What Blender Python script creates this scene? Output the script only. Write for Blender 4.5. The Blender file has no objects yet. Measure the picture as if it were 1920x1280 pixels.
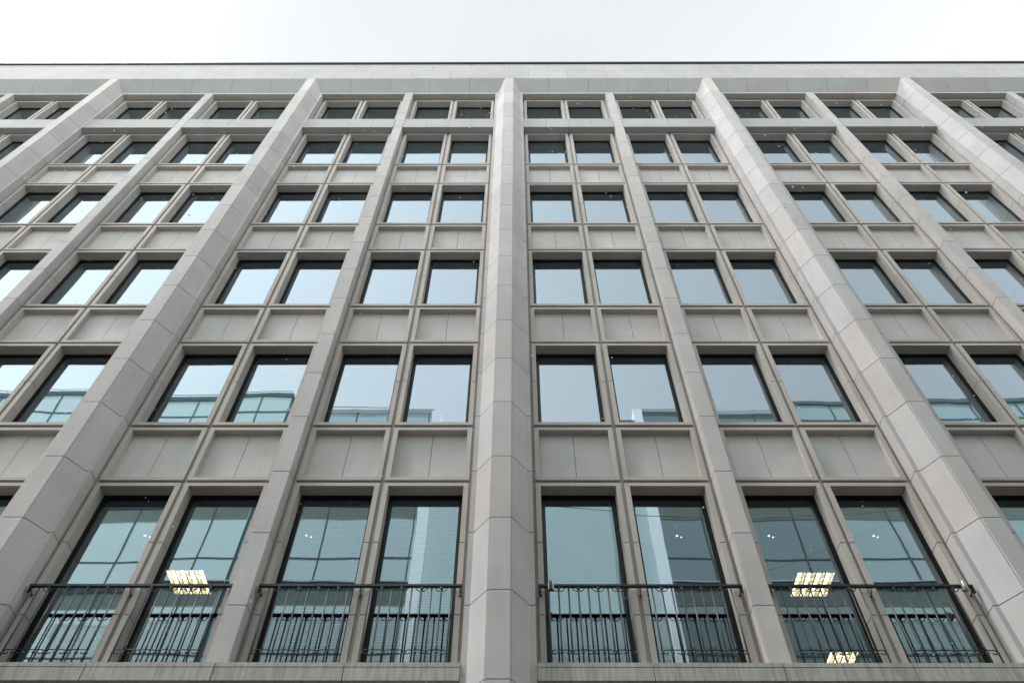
import bpy, bmesh, math, random
from mathutils import Vector, Matrix
random.seed(7)
R = math.radians
scene = bpy.context.scene
col = scene.collection

# ------------------------------------------------------------------ camera
F_PX, PITCH, YAW, ROLL = 1489.2, R(54.838), R(-0.372), R(-0.274)
cam_d = bpy.data.cameras.new('camera')
cam_d.sensor_width = 36.0
cam_d.lens = 36.0 * F_PX / 1920.0
cam_d.clip_start = 0.05
cam_d.clip_end = 2000
cam = bpy.data.objects.new('camera', cam_d)
col.objects.link(cam)
Rz = Matrix.Rotation(-YAW, 3, 'Z')
c_, s_ = math.cos(PITCH), math.sin(PITCH)
e_r = Rz @ Vector((1, 0, 0)); e_u = Rz @ Vector((0, -s_, c_)); e_f = Rz @ Vector((0, c_, s_))
cr, sr = math.cos(ROLL), math.sin(ROLL)
c_r = e_r * cr - e_u * sr
c_u = e_r * sr + e_u * cr
cam.matrix_world = Matrix((c_r, c_u, -e_f)).transposed().to_4x4()
scene.camera = cam

def project(p):
    """pixel of a point in the 1920x1280 photograph"""
    p = Vector(p); d = p.dot(e_f)
    return 960 + F_PX * p.dot(c_r) / d, 640 - F_PX * p.dot(c_u) / d

# ------------------------------------------------------------------ sky
SUN_DIR = Vector((-0.47, -0.17, 0.866)).normalized()        # towards the sun behind the cloud
BRIGHT_DIR = Vector((-0.75, -0.80, 0.50)).normalized()     # brightest part of the cloud sheet
SUN_EL = math.asin(SUN_DIR.z)
world = bpy.data.worlds.new('World')
scene.world = world
world.use_nodes = True
nt = world.node_tree
for n in list(nt.nodes): nt.nodes.remove(n)
def N(t, **kw):
    n = nt.nodes.new(t)
    for k, v in kw.items(): setattr(n, k, v)
    return n
out = N('ShaderNodeOutputWorld'); bg = N('ShaderNodeBackground'); bg.inputs['Strength'].default_value = 0.1
sky = N('ShaderNodeTexSky', sky_type='NISHITA', sun_disc=False)
sky.sun_elevation = SUN_EL
sky.sun_rotation = math.atan2(SUN_DIR.x, SUN_DIR.y)
tc = N('ShaderNodeTexCoord')
dot = N('ShaderNodeVectorMath', operation='DOT_PRODUCT')
dot.inputs[1].default_value = BRIGHT_DIR
glow = N('ShaderNodeMapRange'); glow.interpolation_type = 'SMOOTHSTEP'
glow.inputs['From Min'].default_value = 0.34; glow.inputs['From Max'].default_value = 1.0
noise = N('ShaderNodeTexNoise'); noise.inputs['Scale'].default_value = 2.2; noise.inputs['Detail'].default_value = 4
cl = N('ShaderNodeMapRange')
cl.inputs['From Min'].default_value = 0.3; cl.inputs['From Max'].default_value = 0.7
cl.inputs['To Min'].default_value = 0.96; cl.inputs['To Max'].default_value = 1.04
cloud = N('ShaderNodeMix', data_type='RGBA')                # cloud colour away from / near the veiled sun
cloud.inputs[6].default_value = (5.5, 5.75, 5.92, 1)
cloud.inputs[7].default_value = (12.0, 12.5, 12.9, 1)
scl = N('ShaderNodeVectorMath', operation='SCALE')
sep = N('ShaderNodeSeparateXYZ')                            # the sheet thins towards the horizon
alt = N('ShaderNodeMapRange')
alt.inputs['From Min'].default_value = 0.35; alt.inputs['From Max'].default_value = 0.96
alt.inputs['To Min'].default_value = 1.7; alt.inputs['To Max'].default_value = 0.86
am = N('ShaderNodeMath', operation='MULTIPLY')
mix = N('ShaderNodeMix', data_type='RGBA'); mix.inputs[0].default_value = 0.94
L = nt.links.new
L(tc.outputs['Generated'], dot.inputs[0]); L(dot.outputs['Value'], glow.inputs['Value'])
L(tc.outputs['Generated'], noise.inputs['Vector']); L(noise.outputs['Fac'], cl.inputs['Value'])
L(glow.outputs['Result'], cloud.inputs[0])
L(cloud.outputs[2], scl.inputs[0])
L(tc.outputs['Generated'], sep.inputs[0]); L(sep.outputs['Z'], alt.inputs['Value'])
L(cl.outputs['Result'], am.inputs[0]); L(alt.outputs['Result'], am.inputs[1]); L(am.outputs[0], scl.inputs['Scale'])
L(sky.outputs['Color'], mix.inputs[6]); L(scl.outputs['Vector'], mix.inputs[7])
L(mix.outputs[2], bg.inputs['Color']); L(bg.outputs[0], out.inputs['Surface'])

sun_d = bpy.data.lights.new('sun', 'SUN'); sun_d.energy = 1.1; sun_d.angle = R(12); sun_d.color = (1, 0.985, 0.965)
sun = bpy.data.objects.new('sun', sun_d); col.objects.link(sun)
sun.rotation_euler = SUN_DIR.to_track_quat('Z', 'Y').to_euler()
sun.location = (0, 0, 60)

scene.view_settings.view_transform = 'Standard'
scene.view_settings.look = 'None'
scene.view_settings.exposure = 0.92
scene.view_settings.gamma = 1.0
scene.cycles.max_bounces = 10
scene.cycles.transparent_max_bounces = 16

# ------------------------------------------------------------------ materials
def new_mat(name):
    m = bpy.data.materials.new(name); m.use_nodes = True
    return m, m.node_tree, m.node_tree.nodes['Principled BSDF']

def stone_mat(name, base, var=0.07, stain=0.0, rough=0.8, tint=0.28, streak=(6, 6, .5)):
    """pale cut stone: every slab its own tone, faint mottling, fine grain, rain streaks"""
    m, t, p = new_mat(name); n = t.nodes; l = t.links.new
    p.inputs['Roughness'].default_value = rough
    p.inputs['Specular IOR Level'].default_value = 0.3
    geo = n.new('ShaderNodeNewGeometry'); oi = n.new('ShaderNodeObjectInfo')
    add = n.new('ShaderNodeMath'); add.operation = 'ADD'
    l(geo.outputs['Random Per Island'], add.inputs[0]); l(oi.outputs['Random'], add.inputs[1])
    fr = n.new('ShaderNodeMath'); fr.operation = 'FRACT'; l(add.outputs[0], fr.inputs[0])
    # slab tone
    mr = n.new('ShaderNodeMapRange'); l(fr.outputs[0], mr.inputs['Value'])
    mr.inputs['To Min'].default_value = 1 - var; mr.inputs['To Max'].default_value = 1 + var
    tone = n.new('ShaderNodeMix'); tone.data_type = 'RGBA'
    mul2 = n.new('ShaderNodeMath'); mul2.operation = 'MULTIPLY'; mul2.inputs[1].default_value = 7.31
    l(fr.outputs[0], mul2.inputs[0]); fr2 = n.new('ShaderNodeMath'); fr2.operation = 'FRACT'; l(mul2.outputs[0], fr2.inputs[0])
    l(fr2.outputs[0], tone.inputs[0])
    b = base
    tone.inputs[6].default_value = (b[0] * (1 + .05 * tint), b[1], b[2] * (1 - .07 * tint), 1)
    tone.inputs[7].default_value = (b[0] * (1 - .05 * tint), b[1] * (1 + .01), b[2] * (1 + .06 * tint), 1)
    # mottling
    n1 = n.new('ShaderNodeTexNoise'); n1.inputs['Scale'].default_value = 1.3; n1.inputs['Detail'].default_value = 6
    n1.inputs['Roughness'].default_value = 0.6
    l(geo.outputs['Position'], n1.inputs['Vector'])
    m1 = n.new('ShaderNodeMapRange'); l(n1.outputs['Fac'], m1.inputs['Value'])
    m1.inputs['From Min'].default_value = .3; m1.inputs['From Max'].default_value = .7
    m1.inputs['To Min'].default_value = .92; m1.inputs['To Max'].default_value = 1.06
    n2 = n.new('ShaderNodeTexNoise'); n2.inputs['Scale'].default_value = 55; n2.inputs['Detail'].default_value = 3
    l(geo.outputs['Position'], n2.inputs['Vector'])
    m2 = n.new('ShaderNodeMapRange'); l(n2.outputs['Fac'], m2.inputs['Value'])
    m2.inputs['From Min'].default_value = .3; m2.inputs['From Max'].default_value = .7
    m2.inputs['To Min'].default_value = .95; m2.inputs['To Max'].default_value = 1.05
    # rain streaks
    mp = n.new('ShaderNodeMapping'); mp.inputs['Scale'].default_value = streak; l(geo.outputs['Position'], mp.inputs['Vector'])
    n3 = n.new('ShaderNodeTexNoise'); n3.inputs['Scale'].default_value = 1; n3.inputs['Detail'].default_value = 5
    n3.inputs['Roughness'].default_value = 0.65
    l(mp.outputs[0], n3.inputs['Vector'])
    m3 = n.new('ShaderNodeMapRange'); l(n3.outputs['Fac'], m3.inputs['Value'])
    m3.inputs['From Min'].default_value = .42; m3.inputs['From Max'].default_value = .72
    m3.inputs['To Min'].default_value = 1.0; m3.inputs['To Max'].default_value = 1 - .03 - stain
    # rare rusty / dirty spots
    n4 = n.new('ShaderNodeTexNoise'); n4.inputs['Scale'].default_value = 9; n4.inputs['Detail'].default_value = 4
    l(geo.outputs['Position'], n4.inputs['Vector'])
    m4 = n.new('ShaderNodeMapRange'); l(n4.outputs['Fac'], m4.inputs['Value'])
    m4.inputs['From Min'].default_value = .68; m4.inputs['From Max'].default_value = .78
    m4.inputs['To Min'].default_value = 1.0; m4.inputs['To Max'].default_value = .86
    cur = mr.outputs[0]
    for x in (m1, m2, m3, m4):
        q = n.new('ShaderNodeMath'); q.operation = 'MULTIPLY'; l(cur, q.inputs[0]); l(x.outputs[0], q.inputs[1]); cur = q.outputs[0]
    sc = n.new('ShaderNodeVectorMath'); sc.operation = 'SCALE'
    l(tone.outputs[2], sc.inputs[0]); l(cur, sc.inputs['Scale']); l(sc.outputs[0], p.inputs['Base Color'])
    bp = n.new('ShaderNodeBump'); bp.inputs['Strength'].default_value = .25; bp.inputs['Distance'].default_value = .002
    l(n2.outputs['Fac'], bp.inputs['Height']); l(bp.outputs[0], p.inputs['Normal'])
    return m

def flat_mat(name, rgb, rough=.6, metal=0, noise_amt=.12, scale=8, spec=.5):
    m, t, p = new_mat(name); n = t.nodes; l = t.links.new
    p.inputs['Roughness'].default_value = rough; p.inputs['Metallic'].default_value = metal; p.inputs['Specular IOR Level'].default_value = spec
    geo = n.new('ShaderNodeNewGeometry')
    n1 = n.new('ShaderNodeTexNoise'); n1.inputs['Scale'].default_value = scale; n1.inputs['Detail'].default_value = 4
    l(geo.outputs['Position'], n1.inputs['Vector'])
    m1 = n.new('ShaderNodeMapRange'); l(n1.outputs['Fac'], m1.inputs['Value'])
    m1.inputs['To Min'].default_value = 1 - noise_amt; m1.inputs['To Max'].default_value = 1 + noise_amt
    sc = n.new('ShaderNodeVectorMath'); sc.operation = 'SCALE'; sc.inputs[0].default_value = rgb
    l(m1.outputs[0], sc.inputs['Scale']); l(sc.outputs[0], p.inputs['Base Color'])
    return m

def glass_mat(name, r0=.16, power=2.2, tint=(.80, .915, 1.0), trans=(.50, .60, .60), wav=.0022, wscale=.8):
    """solar-coated double glazing, slightly bowed: mirror-like reflection over a tinted view inside"""
    m = bpy.data.materials.new(name); m.use_nodes = True; t = m.node_tree; n = t.nodes; l = t.links.new
    for x in list(n): n.remove(x)
    o = n.new('ShaderNodeOutputMaterial'); mx = n.new('ShaderNodeMixShader')
    gl = n.new('ShaderNodeBsdfGlossy'); gl.inputs['Roughness'].default_value = 0.0; gl.inputs['Color'].default_value = (*tint, 1)
    tr = n.new('ShaderNodeBsdfTransparent'); tr.inputs['Color'].default_value = (*trans, 1)
    lw = n.new('ShaderNodeLayerWeight'); lw.inputs['Blend'].default_value = .5
    pw = n.new('ShaderNodeMath'); pw.operation = 'POWER'; pw.inputs[1].default_value = power
    l(lw.outputs['Facing'], pw.inputs[0])
    mr = n.new('ShaderNodeMapRange'); mr.inputs['To Min'].default_value = r0; mr.inputs['To Max'].default_value = .98
    l(pw.outputs[0], mr.inputs['Value'])
    geo = n.new('ShaderNodeNewGeometry')
    oi = n.new('ShaderNodeObjectInfo')
    of = n.new('ShaderNodeVectorMath'); of.operation = 'SCALE'; of.inputs[0].default_value = (31, 17, 23); l(oi.outputs['Random'], of.inputs['Scale'])
    ad = n.new('ShaderNodeVectorMath'); ad.operation = 'ADD'; l(geo.outputs['Position'], ad.inputs[0]); l(of.outputs[0], ad.inputs[1])
    ns = n.new('ShaderNodeTexNoise'); ns.inputs['Scale'].default_value = wscale; ns.inputs['Detail'].default_value = 1.2
    l(ad.outputs[0], ns.inputs['Vector'])
    bp = n.new('ShaderNodeBump'); bp.inputs['Strength'].default_value = 1; bp.inputs['Distance'].default_value = wav
    l(ns.outputs['Fac'], bp.inputs['Height']); l(bp.outputs[0], gl.inputs['Normal'])
    l(mr.outputs[0], mx.inputs[0]); l(tr.outputs[0], mx.inputs[1]); l(gl.outputs[0], mx.inputs[2]); l(mx.outputs[0], o.inputs['Surface'])
    return m

def emit_mat(name, rgb, s):
    m, t, p = new_mat(name)
    p.inputs['Base Color'].default_value = (.8, .8, .8, 1)
    p.inputs['Emission Color'].default_value = (*rgb, 1); p.inputs['Emission Strength'].default_value = s
    return m

STONE = (.522, .482, .464)
M_PIER = stone_mat('pier_stone', STONE, .05, .03)
M_SUR = stone_mat('surround_stone', (.50, .446, .41), .05, .04)
M_PANEL = stone_mat('panel_stone', (.58, .532, .507), .06, .03, streak=(9, 9, .6))
M_PARA = stone_mat('parapet_stone', (.415, .396, .385), .035, .02)
M_LEDGE = stone_mat('ledge_stone', (.46, .43, .39), .05, .40, streak=(26, 26, 2.2))
M_MORTAR = flat_mat('dark_joint', (.055, .05, .043), .95)
M_FRAME = flat_mat('black_window_frame', (.006, .008, .009), .35, spec=.25)
M_IRON = flat_mat('dark_iron', (.07, .073, .072), .42, .3)
M_RAIL = flat_mat('black_handrail_paint', (.012, .015, .015), .5, .2)
M_COPING = flat_mat('dark_metal_coping', (.03, .032, .034), .5, .3)
M_GLASS = glass_mat('window_glass')
M_BLIND = flat_mat('blind_slats', (.62, .66, .64), .5, 0, .04)
M_ROLLER = flat_mat('pale_green_blind', (.40, .62, .50), .8, 0, .05)
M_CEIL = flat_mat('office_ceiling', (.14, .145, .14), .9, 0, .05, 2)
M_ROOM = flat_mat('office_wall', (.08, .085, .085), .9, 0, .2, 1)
M_LOUVRE = flat_mat('lamp_reflector', (.85, .80, .70), .35, .6, .03)
M_TUBE = emit_mat('lamp_tube', (1.0, .62, .40), 9)
M_SPOT = emit_mat('spot_lamp', (1.0, .93, .8), 4)
M_STEEL = flat_mat('pale_steel', (.55, .53, .48), .4, .4)
M_BROWN = flat_mat('brown_rope', (.16, .11, .06), .8)
M_SNOW = flat_mat('snow_white', (.92, .93, .95), .6, 0, .02)
_t = M_SNOW.node_tree; _a = _t.nodes.new('ShaderNodeBsdfTranslucent'); _a.inputs['Color'].default_value = (.95, .96, .98, 1)
_m = _t.nodes.new('ShaderNodeMixShader'); _m.inputs[0].default_value = .5
_t.links.new(_t.nodes['Principled BSDF'].outputs[0], _m.inputs[1]); _t.links.new(_a.outputs[0], _m.inputs[2]); _t.links.new(_m.outputs[0], _t.nodes['Material Output'].inputs['Surface'])
M_BRONZE_SHADE = flat_mat('shade_darkened_bronze', (.03, .022, .016), .6, .2)  # bronze, with the shade of the deep grooves darkened into its colour
M_ROOF = flat_mat('roof_gravel', (.25, .25, .25), .9, 0, .2, 20)

# ------------------------------------------------------------------ mesh helpers
class MB:
    def __init__(s): s.v = []; s.f = []; s.m = []
    def box(s, x0, x1, y0, y1, z0, z1, m=0):
        b = len(s.v)
        s.v += [(x, y, z) for z in (z0, z1) for y in (y0, y1) for x in (x0, x1)]
        for q in ((0, 2, 3, 1), (4, 5, 7, 6), (0, 1, 5, 4), (2, 6, 7, 3), (0, 4, 6, 2), (1, 3, 7, 5)):
            s.f.append([b + i for i in q]); s.m.append(m)
        return s
    def prism(s, poly, z0, z1, m=0):
        """poly: (x, y) outline, counter-clockwise seen from above"""
        b = len(s.v); k = len(poly)
        s.v += [(x, y, z0) for x, y in poly] + [(x, y, z1) for x, y in poly]
        s.f.append([b + i for i in reversed(range(k))]); s.m.append(m)
        s.f.append([b + k + i for i in range(k)]); s.m.append(m)
        for i in range(k):
            j = (i + 1) % k
            s.f.append([b + i, b + j, b + k + j, b + k + i]); s.m.append(m)
        return s
    def prism_x(s, poly, x0, x1, m=0):
        """poly: (y, z) outline"""
        b = len(s.v); k = len(poly)
        s.v += [(x0, y, z) for y, z in poly] + [(x1, y, z) for y, z in poly]
        s.f.append([b + i for i in range(k)]); s.m.append(m)
        s.f.append([b + k + i for i in reversed(range(k))]); s.m.append(m)
        for i in range(k):
            j = (i + 1) % k
            s.f.append([b + j, b + i, b + k + i, b + k + j]); s.m.append(m)
        return s
    def tube(s, pts, r, m=0, n=8):
        pts = [Vector(p) for p in pts]; b = len(s.v)
        rr = r if isinstance(r, (list, tuple)) else [r] * len(pts)
        for i, p in enumerate(pts):
            d = (pts[min(i + 1, len(pts) - 1)] - pts[max(i - 1, 0)]).normalized()
            a = Vector((0, 1, 0)) if abs(d.y) < .9 else Vector((1, 0, 0))
            u = d.cross(a).normalized(); w = d.cross(u).normalized()
            for k in range(n):
                t = 2 * math.pi * k / n
                s.v.append(tuple(p + (u * math.cos(t) + w * math.sin(t)) * rr[i]))
        for i in range(len(pts) - 1):
            for k in range(n):
                a0 = b + i * n + k; a1 = b + i * n + (k + 1) % n
                s.f.append([a0, a1, a1 + n, a0 + n]); s.m.append(m)
        s.f.append([b + k for k in range(n)]); s.m.append(m)
        e = b + (len(pts) - 1) * n
        s.f.append([e + k for k in reversed(range(n))]); s.m.append(m)
        return s
    def ball(s, c, r, m=0, nu=8, nv=6, sq=(1, 1, 1)):
        pts = [(c[0], c[1], c[2] - r * sq[2] + 2 * r * sq[2] * i / nv) for i in range(nv + 1)]
        rr = [max(r * math.sin(math.pi * (.04 + .92 * i / nv)), .0001) for i in range(nv + 1)]
        pts = [(c[0], c[1], c[2] - r * sq[2] * math.cos(math.pi * (.04 + .92 * i / nv))) for i in range(nv + 1)]
        return s.tube(pts, rr, m, nu)
    def mesh(s, name, mats, smooth=False):
        me = bpy.data.meshes.new(name); me.from_pydata(s.v, [], s.f)
        for mt in (mats if isinstance(mats, (list, tuple)) else [mats]): me.materials.append(mt)
        for p, k in zip(me.polygons, s.m):
            p.material_index = k; p.use_smooth = smooth
        bm = bmesh.new(); bm.from_mesh(me); bmesh.ops.recalc_face_normals(bm, faces=bm.faces); bm.to_mesh(me); bm.free()
        return me
    def obj(s, name, mats, parent=None, loc=(0, 0, 0), smooth=False):
        return place(name, s.mesh(name, mats, smooth), parent, loc)

def place(name, me, parent=None, loc=(0, 0, 0)):
    o = bpy.data.objects.new(name, me); col.objects.link(o); o.location = loc
    if parent: o.parent = parent
    return o
def tag(o, label=None, cat=None, group=None, kind=None):
    for k, v in (('label', label), ('category', cat), ('group', group), ('kind', kind)):
        if v: o[k] = v
    return o
def empty(name, loc=(0, 0, 0)):
    o = bpy.data.objects.new(name, None); col.objects.link(o); o.location = loc; o.empty_display_size = .3
    return o
def copy_tree(o, parent=None):
    c = o.copy(); col.objects.link(c)
    if parent: c.parent = parent
    for ch in list(o.children): copy_tree(ch, c)
    return c

# ------------------------------------------------------------------ measures (metres, camera at the origin)
G = -1.6                       # ground
P, XC = 6.574, -0.191          # main pier spacing, centre pier
YP, YN, YF, YG = 8.07, 8.378, 8.571, 8.797   # pier front, narrow pier front, surround front, glass
S0, H = 9.871, 3.6             # first upper sill, storey height
ZT, ZC = 26.645, 28.286        # foot of the parapet, its top
GAP = .013
K = range(-4, 5)

bld = empty('office_building', (0, 9, G))
tag(bld, 'pale stone office building with splayed piers, rows of recessed windows and iron balcony rails', 'building')
BLD_OFF = Vector((0, 9, G))
def part(name, me_or_mb, mats=None, loc=(0, 0, 0), parent=None, smooth=False):
    me = me_or_mb.mesh(name, mats, smooth) if isinstance(me_or_mb, MB) else me_or_mb
    o = place(name, me, parent or bld)
    o.location = Vector(loc) - (BLD_OFF if parent is None else Vector((0, 0, 0)))
    return o

# joints of the stone courses
base = [8.552, 9.798, 10.962]
joints = sorted([z + H * k for z in base for k in range(0, 5)] + [7.367, 6.2, 5.014, 3.85, 2.7, 1.5, .3])
joints = [z for z in joints if z < ZT - .4]

def mirror(half):
    """half outline from the front centre outwards and back, mirrored, counter-clockwise"""
    return [(-x, y) for x, y in reversed(half)] + [(x, y) for x, y in half]
PIER = mirror([(.133, YP), (.133, YP + .018), (.157, YP + .018), (.372, YN), (.445, YN), (.445, 8.66)])
PIER_CORE = mirror([(.12, YP + .014), (.14, YP + .034), (.362, YN + .012), (.433, YN + .012), (.433, 8.65)])
NARROW = mirror([(.124, YN), (.124, YN + .014), (.137, YN + .014), (.137, 8.66)])
NARROW_CORE = mirror([(.125, YN + .026), (.125, 8.65)])
def pier_mesh(name, outline, core, top, mat):
    b = MB()
    zs = [G] + joints + [top]
    zs = [z for z in zs if z <= top]
    for a, c in zip(zs[:-1], zs[1:]):
        b.prism(outline, a + GAP / 2, c - (GAP / 2 if c < top else 0), 0)
    b.prism(core, G, top - .02, 1)
    return b.mesh(name, [mat, M_MORTAR])
me_pier = pier_mesh('pier', PIER, PIER_CORE, ZT, M_PIER)
me_nar = pier_mesh('narrow_pier', NARROW, NARROW_CORE, 26.122, M_PIER)
for k in K:
    part('pier', me_pier, loc=(XC + k * P, 0, 0))
    if k < 4: part('narrow_pier', me_nar, loc=(XC + (k + .5) * P, 0, 0))

# ---- windows
UW, JW, GR = 1.27, .075, .056            # unit width, jamb face, groove between units
EDGE = .052
def unit_lefts(k):
    """left edges of the four units between pier k and pier k+1"""
    x = XC + k * P
    a = x + .445 + EDGE; b = a + UW + GR
    x2 = x + P / 2
    c = x2 + .137 + EDGE; d = c + UW + GR
    return [a, b, c, d]
def surround(z0, z1, head=True, sill=True, cuts=()):
    """stone surround with opening z0..z1, origin at the unit's left edge"""
    b = MB()
    zs = [z0] + list(cuts) + [z1]
    for i, (a, c) in enumerate(zip(zs[:-1], zs[1:])):
        a2 = a + (GAP / 2 if i else 0); c2 = c - (GAP / 2 if i < len(zs) - 2 else 0)
        for x in (0, UW - JW): b.box(x, x + JW, YF, YG + .03, a2, c2)
    for x in (0, UW - JW): b.box(x + .006, x + JW - .006, YF + .008, YG + .02, z0, z1, 1)
    if head: b.box(0, UW, YF, YG + .03, z1, z1 + .066)
    if sill: b.box(0, UW, YF - .006, YG + .03, z0 - .067, z0)
    return b.mesh('surround', [M_SUR, M_MORTAR])
def frame(z0, z1):
    b = MB(); fw = .045; y0, y1 = YG - .022, YG + .05
    x0, x1 = JW, UW - JW
    b.box(x0, x0 + fw, y0, y1, z0, z1); b.box(x1 - fw, x1, y0, y1, z0, z1)
    b.box(x0 + fw, x1 - fw, y0, y1, z1 - .05, z1); b.box(x0 + fw, x1 - fw, y0, y1, z0, z0 + .05)
    # slimmer inner casement, a step behind
    f2 = .02
    b.box(x0 + fw, x0 + fw + f2, y0 + .012, y1, z0 + .05, z1 - .05); b.box(x1 - fw - f2, x1 - fw, y0 + .012, y1, z0 + .05, z1 - .05)
    b.box(x0 + fw + f2, x1 - fw - f2, y0 + .012, y1, z1 - .07, z1 - .05)
    return b.mesh('frame', M_FRAME)
def pane(z0, z1):
    b = MB(); x0, x1 = JW + .06, UW - JW - .06
    hz = (z1 - .06 - z0 - .045) / 2                        # centred on its own origin, so each can sit a hair out of true
    b.box(x0 - UW / 2, x1 - UW / 2, -.004, .004, -hz, hz)
    return b.mesh('pane', M_GLASS)
def pane_centre(z0, z1): return Vector((UW / 2, YG + .004, (z1 - .06 + z0 + .045) / 2))
def blind(z0, z1):
    b = MB(); x0, x1 = JW + .07, UW - JW - .07
    z = z1 - .12
    b.box(x0, x1, YG + .09, YG + .13, z, z + .05)
    while z > z0 + .1:
        a = len(b.v)
        b.box(x0, x1, YG + .10, YG + .135, z - .0015, z)
        # tilt the slat
        for i in range(a, a + 8):
            x, y, zz = b.v[i]; b.v[i] = (x, y, zz + (y - YG - .1175) * .55)
        z -= .042
    for x in (x0 + .15, x1 - .15): b.tube([(x, YG + .098, z0 + .08), (x, YG + .098, z1 - .1)], .0015, n=4)
    b.box(x0, x1, YG + .10, YG + .135, z0 + .05, z0 + .068)
    return b.mesh('blind', M_BLIND)
ROWS = []   # (opening bottom, opening top, meshes)
def row(z0, z1, head=True, sill=True, cuts=()):
    ROWS.append((z0, z1, surround(z0, z1, head, sill, cuts), frame(z0, z1), pane(z0, z1)))
row(5.39, S0 - 1.433, cuts=(6.2, 7.367), sill=False)
for n_ in range(4): row(S0 + n_ * H, S0 + n_ * H + 2.167, cuts=(S0 + n_ * H + 1.09,))
row(23.60, 25.85, sill=False, cuts=(24.6,))
me_blind = blind(5.39, S0 - 1.433)

def seen(x, z0, z1, pad=6):
    for xx in (x, x + UW):
        for zz in (z0, z1):
            u, v = project((xx, YF, zz))
            if -pad < u < 1920 + pad and -pad < v < 1280 + pad: return True
    return False
sp_me = None
def spandrel_meshes():
    """spandrel below sill S (origin at S): stone surround and two infill slabs"""
    b = MB()
    zb, zt = -1.25, -.187
    b.box(0, JW, YF, 8.72, zb, zt); b.box(UW - JW, UW, YF, 8.72, zb, zt)
    b.box(0, UW, YF, 8.72, zt, -.122); b.box(0, UW, YF, 8.72, zb - .062, zb)
    m1 = b.mesh('spandrel_surround', M_SUR)
    c = MB(); mid = UW / 2
    c.box(JW - .01, mid - .004, 8.69, 8.75, zb - .02, zt + .02); c.box(mid + .004, UW - JW + .01, 8.69, 8.75, zb - .02, zt + .02)
    c.box(JW - .01, UW - JW + .01, 8.71, 8.745, zb - .02, zt + .02, 1)
    # narrow shadow joints beside the jambs
    m2 = c.mesh('infill_slab', [M_PANEL, M_MORTAR])
    return m1, m2
SP1, SP2 = spandrel_meshes()
b = MB(); b.box(.032, UW - .032, YF + .08, YG + .02, -.13, -.06); b.box(.032, UW - .032, YF + .08, YG + .02, -1.375, -1.305)
SP3 = b.mesh('flashing', [M_BRONZE_SHADE])
far_w = MB(); far_s = MB()
def merge(mb, me, off, slot):
    b = len(mb.v)
    mb.v += [tuple(v.co + Vector(off)) for v in me.vertices]
    for p in me.polygons:
        mb.f.append([b + i for i in p.vertices]); mb.m.append(slot[p.material_index])
def roller(z0, z1):
    b = MB(); x0, x1 = JW + .065, UW - JW - .065
    b.box(x0, x1, YG + .12, YG + .126, z0 + .1, z1 - .1); b.tube([(x0, YG + .13, z1 - .08), (x1, YG + .13, z1 - .08)], .025)
    return b.mesh('blind', M_ROLLER)
ROLL = {4: roller(ROWS[4][0], ROWS[4][1]), 5: roller(ROWS[5][0], ROWS[5][1])}
ROLLS = {(4, -1, 1), (4, -1, 2), (4, -1, 3), (4, 0, 0), (4, 1, 1), (4, -2, 1), (5, -2, 3), (5, -1, 2)}
nwin = 0
tilt = random.Random(3)
BLINDS = {(-1, 2): 1, (-1, 3): 1}
for k in range(-4, 4):
    for j, x in enumerate(unit_lefts(k)):
        for r, (z0, z1, ms, mf, mp) in enumerate(ROWS):
            if seen(x, z0, z1):
                w = empty('window'); w.parent = bld; w.location = Vector((x, 0, 0)) - BLD_OFF; nwin += 1
                for nm, me in (('surround', ms), ('frame', mf)): place(nm, me, w)
                pn = place('pane', mp, w, pane_centre(z0, z1))
                pn.rotation_euler = (R(tilt.gauss(0, .10)), 0, R(tilt.gauss(0, .16)))
                if (r, k, j) in ROLLS: place('blind', ROLL[r], w)
                if r == 0 and (k, j) in BLINDS: place('blind', me_blind, w)
            else:
                merge(far_w, ms, (x, 0, 0), (0, 1)); merge(far_w, mf, (x, 0, 0), (2,)); merge(far_w, mp, Vector((x, 0, 0)) + pane_centre(z0, z1), (3,))
        for n_ in range(4):
            S = S0 + n_ * H
            if seen(x, S - 1.25, S - .187):
                s = part('spandrel_panel', SP1, loc=(x, 0, S))
                place('infill_slab', SP2, s); place('flashing', SP3, s)
            else:
                merge(far_s, SP1, (x, 0, S), (0,)); merge(far_s, SP2, (x, 0, S), (1, 2)); merge(far_s, SP3, (x, 0, S), (3,))
o = part('window', far_w, [M_SUR, M_MORTAR, M_FRAME, M_GLASS]); o['kind'] = 'stuff'
o = part('spandrel_panel', far_s, [M_SUR, M_PANEL, M_MORTAR, M_BRONZE_SHADE]); o['kind'] = 'stuff'

# ---- backing wall seen in the grooves
X0, X1 = XC - 4 * P - .44, XC + 4 * P + .44
b = MB()
for k in range(-4, 4):
    xs = unit_lefts(k)
    for a, c in ((xs[0] - EDGE - .01, xs[0] + .03), (xs[0] + UW - .03, xs[1] + .03), (xs[1] + UW - .03, xs[2] + .03), (xs[2] + UW - .03, xs[3] + .03),
                 (xs[3] + UW - .03, xs[3] + UW + EDGE + .01)):
        zz = [5.2] + [z for z in joints if z > 5.3] + [26.0]
        b = MB()
        for z0, z1 in zip(zz[:-1], zz[1:]): b.box(a, c, YF + .055, YG + .02, z0 + .004, z1)
        part('groove_lining', b, [M_SUR])
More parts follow.
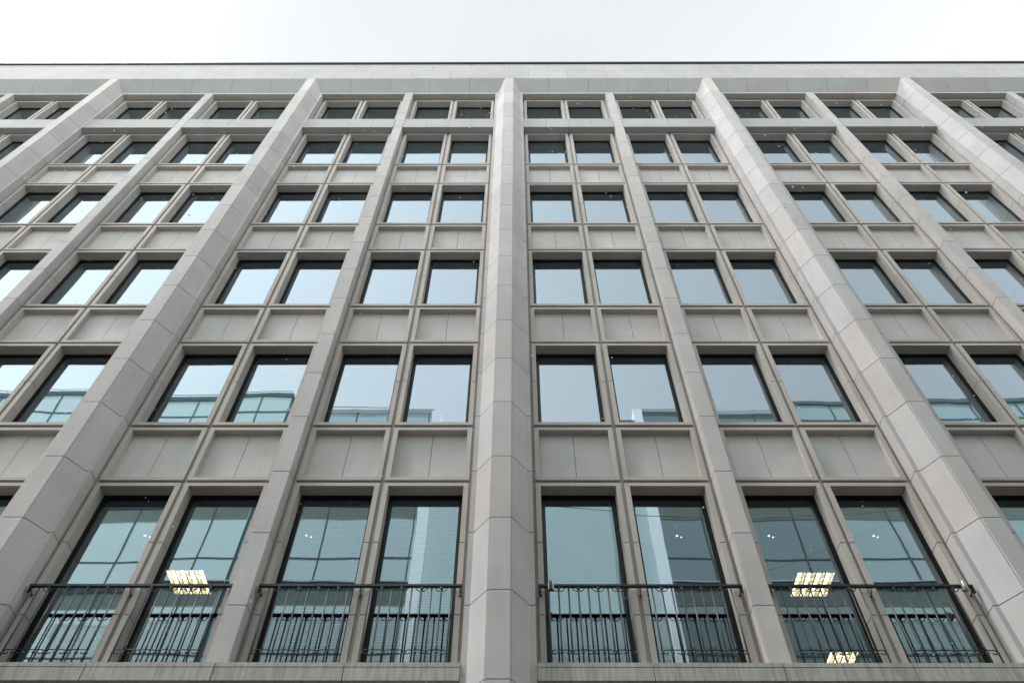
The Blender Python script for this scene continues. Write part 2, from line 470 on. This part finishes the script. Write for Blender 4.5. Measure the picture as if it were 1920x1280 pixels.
# ---- horizontal bands, lintels, cornice, parapet, ledges
for k in range(-4, 4):
    for x0, x1 in ((XC + k * P + .449, XC + (k + .5) * P - .141), (XC + (k + .5) * P + .141, XC + (k + 1) * P - .449)):
        b = MB(); w = (x1 - x0) / 4
        for i in range(4): b.box(x0 + i * w + (.003 if i else 0), x0 + (i + 1) * w - (.003 if i < 3 else 0), YN, YN + .05, 22.94, 23.64)
        for i in range(2): b.box(x0 + i * 2 * w + (.006 if i else 0), x0 + (i + 1) * 2 * w - (0 if i else .006), YN + .05, YG + .03, 22.94, 23.63)
        b.box(x0 + .01, x1 - .01, YN + .012, YG + .02, 22.955, 23.62, 1)
        part('storey_band', b, [M_PARA, M_MORTAR])
        b = MB()
        for i in range(2): b.box(x0 + i * 2 * w + (.004 if i else 0), x0 + (i + 1) * 2 * w - (0 if i else .004), YN + .003, YG + .03, 26.01, 26.12)
        b.box(x0 + .01, x1 - .01, YN + .02, YG + .02, 26.03, 26.11, 1)
        part('lintel', b, [M_SUR, M_MORTAR])
SEG = P / 5
for k in range(-4, 4):
    b = MB()
    for i in range(5):
        a = XC + k * P + i * SEG; c = a + SEG
        b.prism_x([(YP + .001, ZT), (YN + .003, 26.125), (8.8, 26.125), (8.8, ZT)], a + .004, c - .004)
    b.prism_x([(YP + .03, ZT - .002), (YN + .02, 26.14), (8.79, 26.14), (8.79, ZT - .002)], XC + k * P + .01, XC + (k + 1) * P - .01, 1)
    part('cornice', b, [M_PARA, M_MORTAR])
b = MB()
zm = 27.47
n_seg = 8 * 5
for i in range(n_seg):
    a = XC - 4 * P + i * SEG
    b.box(a + .0025, a + SEG - .0025, YP, YP + .05, zm + .0025, ZC)
for i in range(-1, n_seg):
    a = XC - 4 * P + (i + .5) * SEG
    b.box(max(a, X0) + .0025, a + SEG - .0025, YP, YP + .05, ZT + .004, zm - .0025)
b.box(X0 + .02, X1 - .02, YP + .012, YP + .35, ZT + .01, ZC - .01, 1)
part('parapet', b, [M_PARA, M_MORTAR])
b = MB(); b.box(X0, X1, YP - .05, YP + .45, ZC, ZC + .085); b.box(X0, X1, YP - .035, YP - .02, ZC - .05, ZC)
part('coping', b, [M_COPING])
b = MB(); b.box(X0, X1, YP + .36, 30, ZT, ZT + .2); part('roof', b, [M_ROOF])
YL = 8.345
for k in range(-4, 4):
    xa, xb = XC + k * P + .449, XC + (k + 1) * P - .449
    xn = XC + (k + .5) * P
    cuts = [xa, xn - 1.5, xn, xn + 1.5, xb]
    b = MB()
    for a, c in zip(cuts[:-1], cuts[1:]):
        a2 = a + (.005 if a > xa else 0); c2 = c - (.005 if c < xb else 0)
        b.box(a2, c2, YL, YG + .03, 5.335, 5.39); b.box(a2, c2, YL + .002, YG + .03, 5.165, 5.327)
    b.box(xa + .01, xb - .01, YL + .02, YG, 5.19, 5.38, 1)
    part('ledge', b, [M_LEDGE, M_MORTAR])

# ---- ground storey below the ledge
for k in range(-4, 4):
    for x0, x1 in ((XC + k * P + .44, XC + (k + .5) * P - .13), (XC + (k + .5) * P + .13, XC + (k + 1) * P - .44)):
        b = MB()
        b.box(x0, x1, 8.60, 8.84, 4.2, 5.165); b.box(x0, x1, 8.60, 8.84, G, G + .5)
        b.box(x0, x0 + .06, 8.72, 8.80, G + .5, 4.2, 1); b.box(x1 - .06, x1, 8.72, 8.80, G + .5, 4.2, 1)
        b.box((x0 + x1) / 2 - .03, (x0 + x1) / 2 + .03, 8.72, 8.80, G + .5, 4.2, 1); b.box(x0 + .06, x1 - .06, 8.725, 8.795, 4.1, 4.2, 1)
        b.box(x0 + .06, x1 - .06, 8.76, 8.77, G + .5, 4.1, 2)
        part('shop_window', b, [M_SUR, M_FRAME, M_GLASS])

# ---- rooms behind the glass
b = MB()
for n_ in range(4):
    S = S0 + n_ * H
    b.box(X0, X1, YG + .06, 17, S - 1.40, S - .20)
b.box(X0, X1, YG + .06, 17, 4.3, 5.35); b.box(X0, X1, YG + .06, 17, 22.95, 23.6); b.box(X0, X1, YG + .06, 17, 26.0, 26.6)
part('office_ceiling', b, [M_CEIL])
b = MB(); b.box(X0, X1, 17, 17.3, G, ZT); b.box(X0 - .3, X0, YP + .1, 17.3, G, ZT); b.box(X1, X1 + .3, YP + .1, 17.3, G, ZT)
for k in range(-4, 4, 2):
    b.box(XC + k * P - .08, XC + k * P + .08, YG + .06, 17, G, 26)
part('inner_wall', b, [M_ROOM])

# ---- balcony railings
def baluster(cup):
    b = MB(); z0, z1 = 5.39, 6.56
    r = .0105
    if cup:
        b.tube([(0, 0, z0), (0, 0, z0 + .3), (0, 0, z1 - .115), (0, 0, z1 - .075), (0, 0, z1 - .066)], [r, r, r * 1.05, r * .95, r * .7])
        b.tube([(0, 0, z1 - .07), (0, 0, z1 - .06), (0, 0, z1 - .028), (0, 0, z1 - .018), (0, 0, z1 - .017)], [.006, .009, .024, .026, .012])
        s = .105; w = .042; zz = z1 - .068
        b.tube([(-s, 0, z1 - .004), (-s + .012, 0, z1 - .006), (-w - .006, 0, zz + .006), (-w + .006, 0, zz), (w - .006, 0, zz), (w + .006, 0, zz + .006), (s - .012, 0, z1 - .006), (s, 0, z1 - .004)], .0065, n=6)
        b.ball((0, 0, 5.612), .021)
        b.tube([(0, 0, 5.63), (0, 0, 5.70), (0, 0, 5.76)], [.011, .012, .0085])
    else:
        b.tube([(0, 0, z0), (0, 0, z1 - .005)], r)
        b.tube([(0, 0, 5.59), (0, 0, 5.605), (0, 0, 5.625)], [.010, .019, .010])
    return b.mesh('baluster', [M_IRON], True)
def scroll():
    """rod between two straight balusters, both ends curling down into hooks"""
    b = MB(); a = .127; zr = 5.65
    def hook(sg):
        pts = [(sg * (a - .045), zr), (sg * (a - .028), zr - .004), (sg * (a - .014), zr - .018), (sg * (a - .012), zr - .034), (sg * (a - .024), zr - .050),
               (sg * (a - .043), zr - .056), (sg * (a - .062), zr - .048), (sg * (a - .070), zr - .036)]
        return [(x, 0, z) for x, z in pts]
    b.tube(list(reversed(hook(-1))) + hook(1), .007, n=6)
    return b.mesh('scroll', [M_RAIL], True)
ME_B0, ME_B1, ME_SC = baluster(False), baluster(True), scroll()
YR = 8.49
SPC = .127
def railing(xa, xb, units):
    rl = empty('balcony_railing'); rl.parent = bld; rl.location = Vector((xa, YR, 0)) - BLD_OFF
    h = MB(); W = xb - xa
    h.box(0, W, -.022, .022, 6.556, 6.588); h.box(.002, W - .002, -.012, .012, 6.548, 6.558)
    h.box(0, .022, -.018, .018, 6.47, 6.558); h.box(W - .022, W, -.018, .018, 6.47, 6.558)
    h.obj('handrail', [M_RAIL], rl)
    xs = [.03, W / 2, W - .03]
    for x in xs:
        q = MB(); q.tube([(x, 0, 6.545), (x, .02, 6.50), (x, YF - YR + .02, 6.485)], .008); q.tube([(x, YF - YR - .008, 6.485), (x, YF - YR + .01, 6.485)], .02)
        q.obj('bracket', [M_IRON], rl, smooth=True)
    for u in units:
        cx = u + UW / 2 - xa
        for i in range(-4, 5):
            place('baluster', ME_B1 if i % 2 else ME_B0, rl, (cx + i * SPC, 0, 0))
        for i in (-3, -1, 1, 3): place('scroll', ME_SC, rl, (cx + i * SPC, 0, 0))
    return rl
for k in range(-3, 3):
    xs = unit_lefts(k)
    railing(XC + k * P + .49, XC + (k + .5) * P - .17, xs[:2])
    railing(XC + (k + .5) * P + .17, XC + (k + 1) * P - .49, xs[2:])

# ---- small fittings clamped to the rails
def clamp(x, label, rope):
    c = empty('rail_clamp', (x, YR, 6.57))
    q = MB(); q.box(-.035, -.022, -.03, .03, -.065, .035); q.box(.022, .035, -.03, .03, -.065, .035); q.box(-.022, .022, .024, .03, -.06, .03)
    q.obj('plate', [M_STEEL], c)
    q = MB(); q.tube([(0, -.02, -.07), (0, -.028, 0), (0, -.024, .05), (0, -.01, .085)], [.018, .02, .017, .009]); q.obj('strap', [M_BROWN if rope else M_STEEL], c, smooth=True)
    tag(c, label, 'clamp')
clamp(.46, 'pale clamp with brown strap gripping the handrail right of the middle pier', True)
clamp(5.78, 'grey steel clamp at the right end of the handrail below the lit ceiling lamp', False)

# ---- lamps in the rooms
def ceiling_light(x, y, z, label, group=None, w=.62):
    t = empty('ceiling_light', (x, y, z)); tag(t, label, 'ceiling light', group)
    nx, ny = 4, 5
    h = MB(); h.box(0, w, 0, w, .07, .08); 
    for (a, b2, c, d) in ((0, .012, 0, w), (w - .012, w, 0, w), (.012, w - .012, 0, .012), (.012, w - .012, w - .012, w)): h.box(a, b2, c, d, 0, .07)
    h.obj('housing', [M_LOUVRE], t)
    q = MB()
    for i in range(1, nx):
        xx = i * w / nx; q.prism([(xx - .012, .012), (xx + .012, .012), (xx + .012, w - .012), (xx - .012, w - .012)], .0, .05)
    for j in range(1, ny):
        yy = j * w / ny
        for i in range(nx): q.box(i * w / nx + .014, (i + 1) * w / nx - .014, yy - .005, yy + .005, .005, .05)
    q.obj('louvre', [M_LOUVRE], t)
    for i in range(nx):
        xx = (i + .5) * w / nx
        q = MB(); q.tube([(xx, .02, .055), (xx, w - .02, .055)], .024); q.obj('tube_lamp', [M_TUBE], t, smooth=True)
    return t
ceiling_light(-5.66, 10.40, 8.36, 'square lit ceiling lamp seen through the second window from the left', 'lit office ceiling lamps')
ceiling_light(4.56, 10.45, 8.36, 'square lit ceiling lamp behind the handrail of the rightmost balcony', 'lit office ceiling lamps')
ceiling_light(5.58, 12.62, 8.36, 'lit ceiling lamp deeper in the room, just above the rightmost ledge', 'lit office ceiling lamps', .52)
spots = ['small twin spotlight in the leftmost tall window', 'small twin spotlight in the third tall window from the left', 'small twin spotlight in the window with the pale reflected column right of the middle pier',
         'small twin spotlight above the larger lit lamp on the right', 'small twin spotlight in the rightmost fully seen tall window']
for x, lb in zip((-5.82, -3.28, 2.54, 3.98, 5.62), spots):
    t = empty('spotlight', (x, 9.67, 8.44)); tag(t, lb, 'spotlight', 'ceiling spotlights')
    q = MB()
    for dx, dy in ((0, 0), (.07, .03)): q.tube([(dx, dy, 0), (dx, dy, .03)], [.028, .032])
    q.obj('housing', [M_STEEL], t)
    for dx, dy, r in ((0, 0, .016), (.07, .03, .011)):
        q = MB(); q.tube([(dx, dy, -.006), (dx, dy, .0)], r, n=10); q.obj('bulb', [M_SPOT], t)

# ------------------------------------------------------------------ the building across the street (seen in the panes)
def opp_glass(name, rgb, ww, wh, spec=.5, lit=0):  # lit: strength of the added glow
    m, t, p = new_mat(name); n = t.nodes; l = t.links.new
    p.inputs['Roughness'].default_value = .6
    p.inputs['Specular IOR Level'].default_value = .2
    p.inputs['Emission Color'].default_value = (.84, .95, .94, 1); p.inputs['Emission Strength'].default_value = lit   # glow added to brighten the mirrored glazing
    gl = n.new('ShaderNodeBsdfGlossy'); gl.inputs['Roughness'].default_value = .02; gl.inputs['Color'].default_value = (.80, .96, .94, 1)
    mx = n.new('ShaderNodeMixShader'); mx.inputs[0].default_value = spec
    l(p.outputs[0], mx.inputs[1]); l(gl.outputs[0], mx.inputs[2]); l(mx.outputs[0], n['Material Output'].inputs['Surface'])
    geo = n.new('ShaderNodeNewGeometry')
    n1 = n.new('ShaderNodeTexNoise'); n1.inputs['Scale'].default_value = .35; n1.inputs['Detail'].default_value = 2
    l(geo.outputs['Position'], n1.inputs['Vector'])
    m1 = n.new('ShaderNodeMapRange'); l(n1.outputs['Fac'], m1.inputs['Value'])
    m1.inputs['From Min'].default_value = .3; m1.inputs['From Max'].default_value = .7
    m1.inputs['To Min'].default_value = .8; m1.inputs['To Max'].default_value = 1.2
    sc = n.new('ShaderNodeVectorMath'); sc.operation = 'SCALE'; sc.inputs[0].default_value = rgb
    l(m1.outputs[0], sc.inputs['Scale']); l(sc.outputs[0], p.inputs['Base Color'])
    return m
OG_GREEN = opp_glass('green_glass', (.50, .66, .60), 1.6, 2, spec=.5, lit=1.15)
OG_EAST = opp_glass('sea_green_glass', (.34, .50, .46), 1.6, 2, spec=.4, lit=.45)
OG_TEAL = opp_glass('teal_glass', (.34, .50, .54), 1.6, 2, spec=.5, lit=.8)
OG_DARK = opp_glass('dark_teal_glass', (.10, .19, .21), 1.6, 2, spec=.3, lit=.2)
OG_ATR = opp_glass('atrium_glass', (.60, .76, .78), 1.6, 2, spec=.6, lit=.85)
M_WHITE = flat_mat('white_column_cladding', (.88, .90, .90), .15, .8, .03)
M_COL_GLOW = flat_mat('column_added_glow', (.88, .90, .90), .15, .8, .03)
_p = M_COL_GLOW.node_tree.nodes['Principled BSDF']; _p.inputs['Emission Color'].default_value = (.9, .97, 1, 1); _p.inputs['Emission Strength'].default_value = .7   # glow added so the white columns show brighter in the panes
M_LOUV = flat_mat('grey_louvres', (.62, .68, .61), .35, .5, .1)
M_OFRAME = flat_mat('dark_mullion', (.32, .41, .42), .5)
M_LIGHT_CUT = flat_mat('light_cut_base_stone', (.07, .07, .068), .7)
opp = empty('glass_office_building', (0, -7, G))
tag(opp, 'tall glass fronted office building across the street with louvre bands and white columns', 'building')
OO = Vector((0, -7, G))
def opart(name, mb, mats):
    o = place(name, mb.mesh(name, mats), opp); o.location = -OO; return o
YO = -7.0
def wing(x0, x1, ztop, mat_g, mull, mat_top=None, bands=True):
    bays = []
    b = MB()
    z = ztop; levels = []
    # storeys: slab line, louvre, glass, transom, glass
    zz = 23.05
    while zz > G + 2 and bands: levels.append(zz); zz -= 4.15
    b.box(x0, x1, YO - 6, YO - .05, G, ztop - .05, 1)                 # body
    prev = ztop
    g = MB()
    g.box(x0 + .02, x1 - .02, YO - .05, YO, 9, ztop - .1)
    st = MB(); st.box(x0 + .02, x1 - .02, YO - .05, YO + .02, G, 9); opart('light_cut_base', st, [M_LIGHT_CUT])  # unseen dark base, added to cut the light reaching the window soffits
    opart('glazing', g, [mat_g])
    q = MB()
    for lv in levels:
        q.box(x0, x1, YO, YO + .12, lv - .02, lv + .25, 0)            # dark slab edge
        q.box(x0, x1, YO, YO + .16, lv + .25, lv + .31, 2)            # pale sill line
        y = lv - .06
        while y > lv - .72:
            q.box(x0 + .03, x1 - .03, YO, YO + .05, y - .05, y, 3); y -= .075
        q.box(x0, x1, YO, YO + .045, lv - 2.75, lv - 2.69, 0)         # transom
    if bands: q.box(x0, x1, YO, YO + .05, ztop - 1.25, ztop - 1.17, 0); q.box(x0, x1, YO, YO + .05, ztop - 3.3, ztop - 3.22, 0)
    x = x0 if bands else x0 + mull
    while x <= x1 + .01 - (0 if bands else mull):
        q.box(x - .024, x + .024, YO, YO + .07, G, ztop - .1, 0); x += mull
    opart('mullion_grid', q, [M_OFRAME, M_OFRAME, M_WHITE, M_LOUV])
    opart('core', b, [M_OFRAME, M_OFRAME])
    c = MB(); c.box(x0 - .1, x1 + .1, YO - 6.1, YO + .15, ztop - .1, ztop + .12); opart('roof_edge', c, [mat_top or M_OFRAME])
wing(-30, -11.0, 30.2, OG_GREEN, 1.6)
wing(-10.9, -3.97, 29.0, OG_TEAL, 1.7, M_WHITE)
wing(-3.52, 5.52, 28.1, OG_ATR, 9.04, bands=False)
wing(5.97, 12.9, 28.9, OG_DARK, 1.75, M_WHITE)
wing(13.0, 30, 29.7, OG_EAST, 2.2)
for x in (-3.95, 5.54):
    c = MB(); c.box(x, x + .41, YO - .3, YO + .25, G, 28.9); opart('column', c, [M_COL_GLOW])
fr = MB()
for x in (.1, .5, 3.9, 4.4): fr.tube([(x, YO + .3, 8), (x, YO + .3, 25.5)], .035, n=6)
opart('glass_fin', fr, [M_OFRAME])
b = MB()
for (x0, x1) in ((-30, -11.2), (-10.8, -5.4)):
    zt = 30.3 if x0 < -20 else 29.1
    b.tube([(x0, YO - .3, zt + .7), (x1, YO - .3, zt + .7)], .018, n=6)
    x = x0
    while x < x1: b.tube([(x, YO - .3, zt), (x, YO - .3, zt + .7)], .014, n=5); x += 1.5
opart('roof_rail', b, [M_OFRAME])

cb = MB(); pts = []
for i in range(25):
    t = i / 24; pts.append((-9 + 26 * t, -1 - 6 * t, 19.5 + 3.5 * t - 1.4 * math.sin(math.pi * t)))
cb.tube(pts, .012, n=5)
tag(cb.obj('overhead_cable', [M_OFRAME]), 'thin dark cable sagging across the street, mirrored in the panes', 'cable')

# ------------------------------------------------------------------ ground
M_ROAD = flat_mat('asphalt', (.05, .05, .052), .85, 0, .2, 6)
M_PAVE = flat_mat('pavement_slabs', (.09, .083, .075), .8, 0, .12, 3)
M_KERB = flat_mat('kerb_stone', (.38, .36, .34), .8)
b = MB(); b.box(-400, 400, -400, 400, G - .5, G - .12); tag(b.obj('ground', [M_ROAD]), kind='structure')
b = MB(); b.box(-60, 60, 3.2, 8.9, G - .4, G); tag(b.obj('pavement', [M_PAVE]), kind='structure')
b = MB(); b.box(-60, 60, -7, -2.2, G - .4, G - .002); tag(b.obj('pavement', [M_PAVE]), kind='structure')
b = MB(); b.box(-60, 60, 3.0, 3.197, G - .4, G + .003); b.box(-60, 60, -2.197, -2.0, G - .4, G + .001); tag(b.obj('kerb', [M_KERB]), kind='structure')

# ------------------------------------------------------------------ falling snow
rnd = random.Random(11)
sn = MB()
for i in range(1300):
    z = 1.0 + 19 * rnd.random() ** 1.3
    y = rnd.uniform(max(.8, z / 3.1), 7.95)
    p = (rnd.uniform(-.75, .75) * (6 + .75 * z), y, z)
    r = rnd.choice((.003, .0036, .0045, .0055, .0075)) * (.5 + z / 14)
    sn.ball(p, r, nu=5, nv=3, sq=(1, 1, rnd.uniform(.6, 1.3)))
tag(sn.obj('falling_snow', [M_SNOW]), 'tiny white snowflakes drifting down in front of the facade', 'snow', kind='stuff')
print('windows', nwin)
